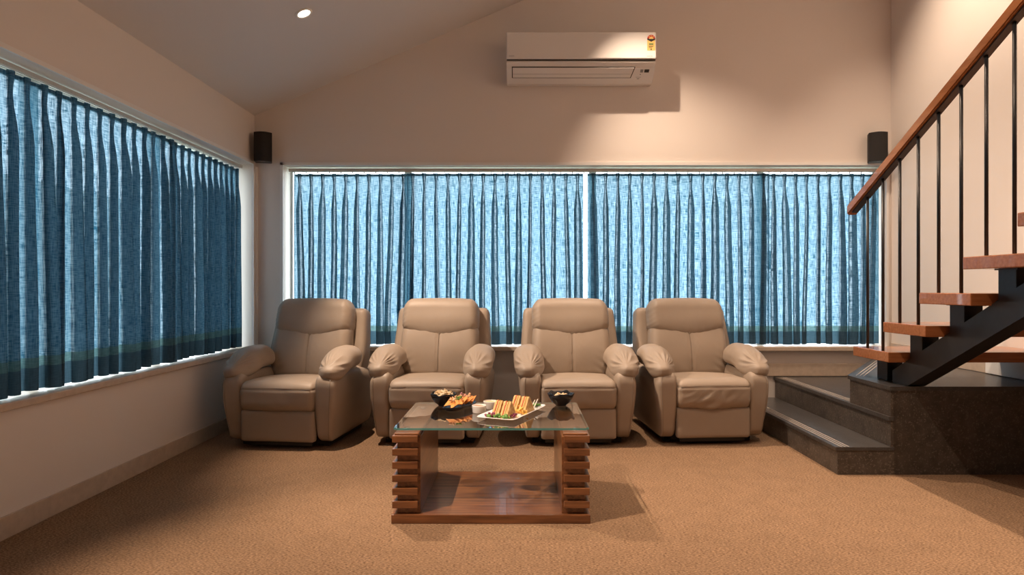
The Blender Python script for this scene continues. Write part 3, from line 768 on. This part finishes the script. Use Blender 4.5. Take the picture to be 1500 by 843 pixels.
# plate with club sandwiches
PC = (-.030, 3.255); PA = math.atan2(.917, .40)
pl = part('serving_plate', loft([superring(.165, .072, 0, 40, 8), superring(.175, .078, .004, 40, 9), superring(.215, .103, .016, 40, 12), superring(.213, .101, .018, 40, 12), superring(.172, .076, .0085, 40, 9), superring(.15, .06, .008, 40, 8)]), M['porcelain'], None, False)
pl.location = (*PC, TZ); pl.rotation_euler = (0, 0, PA); tag(pl, 'white rectangular plate of club sandwiches and fries', 'plate')
def onplate(u, v, z=0): return (PC[0] + u * math.cos(PA) - v * math.sin(PA), PC[1] + u * math.sin(PA) + v * math.cos(PA), TZ + .0088 + z)
def sandwich(label, xy, rz):
    t = thing('club_sandwich', label, 'sandwich', (*xy, TZ + .0092), R(rz), 'club sandwich wedges on the white plate')
    lay = [('bread_slice', 'bread', .0095, 1.0), ('filling', 'crust', .004, 1.03), ('lettuce', 'green', .002, 1.06), ('bread_slice', 'bread', .0085, .98), ('filling', 'red', .003, 1.02), ('filling', 'crust', .004, 1.04), ('bread_slice', 'bread', .0095, 1.0)]
    tot = sum(l[2] for l in lay); y = -tot / 2
    for nm, m_, th, k in lay:
        pts = [(-.048 * k, 0), (.048 * k, 0), (.044 * k, .008), (.004, .076 * k), (-.004, .076 * k), (-.044 * k, .008)]
        bm = prism(pts, 'y', y + .0003, y + th)
        bmesh.ops.subdivide_edges(bm, edges=bm.edges, cuts=2, use_grid_fill=True)
        for w in bm.verts: w.co += Vector((noise.noise(w.co * 60), 0.2 * noise.noise(w.co * 70 + Vector((5, 0, 0))), abs(noise.noise(w.co * 55 + Vector((0, 9, 0)))) if w.co.z > .005 else 0)) * .0035
        part(nm, bm, F[m_], t)
        y += th
sandwich('upright club sandwich wedge nearest the salad heap', (-.092, 3.142), 55)
sandwich('upright club sandwich wedge between the salad heap and the fries', (-.051, 3.115), 57)
sandwich('upright club sandwich wedge in the middle of the plate', (-.004, 3.282), 52)
sandwich('upright club sandwich wedge nearest the white picks', (.037, 3.254), 56)
rnd.seed(31); fs = None
for i in range(14):
    o = part('potato_fry', box(-.030, .030, -.0045, .0045, -.0045, .0045, bev=.0012), F['fry']) if fs is None else bpy.data.objects.new('potato_fry', fs.data)
    if fs is None: fs = o
    else: C.objects.link(o)
    o.location = onplate(rnd.uniform(-.035, .035), -.045 + rnd.uniform(-.030, .030), .006 + .008 * (i // 4))
    o.rotation_euler = (0, rnd.uniform(-.3, .3), rnd.uniform(0, 3.1)); tag(o, 'golden potato fry piled between the club sandwich wedges', 'fry', 'fries on the white plate')
def heap(name, label, m, u, v, n, sx, sy, h, r0, r1, seed, cat='salad'):
    rnd.seed(seed); bm = bm_new()
    for i in range(n):
        blob(bm, (rnd.uniform(-sx, sx), rnd.uniform(-sy, sy), rnd.uniform(min(.009, h * .6), h)), rnd.uniform(r0, r1), .4)
    o = part(name, bm, m, None, True); o.location = onplate(u, v); o.rotation_euler = (0, 0, PA)
    return tag(o, label, cat, kind='stuff')
heap('purple_cabbage', 'shredded purple cabbage at the salad end of the plate', F['purple'], -.170, .045, 12, .014, .022, .024, .005, .009, 41)
heap('lettuce_heap', 'green lettuce at the salad end of the plate', F['green'], -.184, -.010, 20, .012, .056, .018, .005, .010, 42)
heap('cabbage_garnish', 'purple cabbage tuft beside the fries', F['purple'], -.135, -.062, 12, .016, .014, .022, .004, .008, 43)
heap('tomato_salad', 'diced tomato at the far end of the plate', F['red'], .150, .010, 16, .022, .045, .018, .005, .009, 44)
heap('cucumber_garnish', 'green cucumber pieces at the far tip of the plate', F['green'], .170, -.060, 12, .020, .018, .014, .005, .009, 45)
heap('broccoli_sprig', 'green sprig tucked between the sandwich wedges', F['green'], -.022, .012, 12, .010, .012, .045, .005, .010, 46)
for i, (u, v) in enumerate([(.115, -.062), (.130, -.070), (.148, -.066)]):
    a = Vector(onplate(u - .045, v - .005, .006)); b = Vector(onplate(u + .035, v + .004, .040))
    o = part('food_pick', tube([(0, 0, 0), b - a], .0022, 8), F['stick'], None, True); o.location = a
    tag(o, 'thin white pick lying at the far end of the sandwich plate', 'pick', 'white picks on the plate')

# ------------------------------------------------------------------ air conditioner
AX0, AX1 = -.095, 1.064
ac = thing('air_conditioner', 'white wall mounted split air conditioner with an energy label', 'air conditioner', ((AX0 + AX1) / 2, YB, 2.68))
prof = [(5.299, 2.69), (5.225, 2.683), (5.155, 2.715), (5.095, 2.765), (5.068, 2.803), (5.068, 2.812), (5.075, 2.815), (5.075, 3.02), (5.10, 3.03), (5.299, 3.03)]
bd = prism(prof, 'x', AX0, AX1)
part('body', bd, M['plastic'], ac, world=True)
part('front_panel', box(AX0 - .002, AX1 + .002, 5.048, 5.074, 2.826, 3.032, bev=.008, seg=3), M['plastic'], ac, world=True)
part('shadow_gap', box(AX0 + .001, AX1 - .001, 5.064, 5.076, 2.8180, 2.8255), M['dark'], ac, world=True)
# louver lies on the sloping underside between (5.155,2.715) and (5.068,2.803)
pA, pB = Vector((5.155, 2.715)), Vector((5.095, 2.765)); sd_ = (pB - pA); sn = Vector((sd_.y, -sd_.x)).normalized() * -1
if sn.x > 0: sn = -sn
def onslope(x0, x1, t0, t1, d0, d1, skew=0.0):
    A0 = pA + sd_ * t0; A1 = pA + sd_ * t1
    pts = [A0 + sn * d0, A1 + sn * d0, A1 + sn * d1, A0 + sn * d1]
    bm = prism([tuple(q) for q in pts], 'x', x0, x1)
    for v in bm.verts:
        tt = (Vector((v.co.y, v.co.z)) - pA).dot(sd_) / sd_.length_squared
        if v.co.x > (x0 + x1) / 2: v.co.x += skew * tt
    return bm
part('louver_slot', onslope(-.055, .888, -.08, 1.18, -.004, .0008, .02), M['dark'], ac, world=True)
lv = part('louver', onslope(-.048, .880, .0, 1.10, -.002, .004, .02), M['plastic'], ac, world=True)
part('louver_groove', onslope(-.047, .880, .38, .41, .0042, .0046), M['grey'], lv, world=True)
part('display', onslope(.985, 1.018, .55, .90, .0, .0012, .006), M['dark'], ac, world=True)
part('sensor_window', onslope(.953, .973, .55, .90, .0, .0012, .004), M['grey'], ac, world=True)
part('indicator_mark', onslope(.953, .962, .28, .38, .0, .001), M['grey'], ac, world=True)
part('indicator_mark', onslope(.925, .965, .0, .04, .0, .001), M['grey'], ac, world=True)
part('indicator_mark', onslope(.935, .955, -.20, -.13, .0, .001), M['grey'], ac, world=True)
def acface(bm, x, z, y=5.0478):
    bmesh.ops.rotate(bm, verts=bm.verts, cent=(0, 0, 0), matrix=Matrix.Rotation(R(90), 3, 'X'))
    bmesh.ops.translate(bm, verts=bm.verts, vec=(x, y, z)); return bm
part('brand_lettering', acface(text_bm('DAIKIN', .0125), AX0 + .018, 2.842), M['grey'], ac, world=True)
part('series_lettering', acface(text_bm('INVERTER', .0098), AX1 - .072, 2.842), M['grey'], ac, world=True)
Y_ = mat('label_yellow', (0.72, 0.50, 0.16), 0.5); R_ = mat('label_red', (0.50, 0.035, 0.03), 0.5); K_ = mat('label_black', (0.02, 0.018, 0.015), 0.5); G_ = mat('label_green', (0.05, 0.15, 0.05), 0.5)
def lx(px): return (px - 760) * 5.048 / 954
def lz(py): return CAM_H + (421.5 - py) * 5.048 / 954
l0, l1 = lx(948), lx(959.7)
lb = part('energy_label', box(l0, l1, 5.0468, 5.0479, lz(74), lz(58)), Y_, ac, world=True, label='yellow and red energy rating sticker')
def half_disc(cx, cz, r, y0, y1, a0=0, a1=PI, n=16, r2=0):
    pts = [(cx + r * math.cos(a0 + (a1 - a0) * k / n), cz + r * math.sin(a0 + (a1 - a0) * k / n)) for k in range(n + 1)]
    if r2: pts += [(cx + r2 * math.cos(a1 + (a0 - a1) * k / n), cz + r2 * math.sin(a1 + (a0 - a1) * k / n)) for k in range(n + 1)]
    return prism(pts, 'y', y0, y1)
def shift_ac(bm, par): 
    off = Vector(ac.location)
    for v in bm.verts: v.co -= off
    return bm
cx_, cz_ = (l0 + l1) / 2, lz(57); rr_ = (l1 - l0) / 2
part('label_dial', shift_ac(half_disc(cx_, cz_, rr_, 5.0462, 5.0472), lb), R_, lb)
part('label_dial_band', shift_ac(half_disc(cx_, cz_ - .001, rr_ * .55, 5.0456, 5.0466), lb), Y_, lb)
part('label_band', shift_ac(prism([(l0, lz(56.5)), (l1, lz(56.5)), (l1, lz(58.3)), (cx_, lz(61.3)), (l0, lz(58.3))], 'y', 5.0460, 5.0470), lb), K_, lb)
for k in range(3):
    part('rating_star', shift_ac(half_disc(cx_ + (k - 1) * rr_ * .5, cz_ + rr_ * (.55 if k != 1 else .76), .0038, 5.0454, 5.0463, 0, 2 * PI, 10), lb), Y_, lb)
part('label_print', shift_ac(box(l0 + .014, l1 - .014, 5.0462, 5.0470, lz(65.6), lz(63.8)), lb), G_, lb)
for k in range(3): part('label_print', shift_ac(box(l0 + .012, l1 - .012 - .006 * k, 5.0462, 5.0470, lz(67.6 + k * 1.4), lz(67.0 + k * 1.4)), lb), K_, lb)
part('label_print', shift_ac(box(cx_ - .004, cx_ + .004, 5.0462, 5.0470, lz(73.4), lz(71.4)), lb), K_, lb)

# ------------------------------------------------------------------ corner speakers, conduit, socket
def speaker(label, x, ang, s):
    t = thing('wall_speaker', label, 'speaker', (x, 5.215, 2.055), R(ang), 'black speakers high on the rear wall')
    pts = [(-.062, .055)] + [(-.068 + .136 * k / 10, -.028 - .034 * math.sin(PI * k / 10)) for k in range(11)] + [(.062, .055)]
    b = prism(pts, 'z', .004, .232); part('cabinet', b, M['speaker'], t)
    part('bottom_plate', prism([(p[0] * .96, p[1] * .96) for p in pts], 'z', 0, .004), M['black'], t)
    part('badge', box(-.016, .016, -.040, -.022, -.002, .0), M['steel'], t)
    part('wall_bracket', box(-.02, .02, .055, .078, .09, .15, bev=.002), M['black'], t)
speaker('black curved speaker high in the corner beside the side window', X(384.5, 5.2), 16, 1)
speaker('black curved speaker above the stair handrail end', X(1287, 5.2), -16, -1)
cd = thing('cable_conduit', 'slim white cable conduit running down the room corner under the speaker', 'conduit', (XL + .018, YB - .012, 0.1))
part('duct', box(XL + .004, XL + .030, YB - .020, YB - .001, .10, 2.03, bev=.003), M['white'], cd, world=True)
part('duct_cover', box(XL + .008, XL + .026, YB - .024, YB - .020, .10, 2.03, bev=.001), M['white'], cd, world=True)
sk = thing('cable_outlet', 'small white cable outlet plate beside the speaker above the handrail', 'outlet', (XR - .045, YB, 2.11))
part('plate', box(-.022, .020, -.012, -.0005, -.055, .045, bev=.003), M['plastic'], sk)
part('socket', box(-.010, .010, -.014, -.012, -.01, .025, bev=.001), M['dark'], sk)
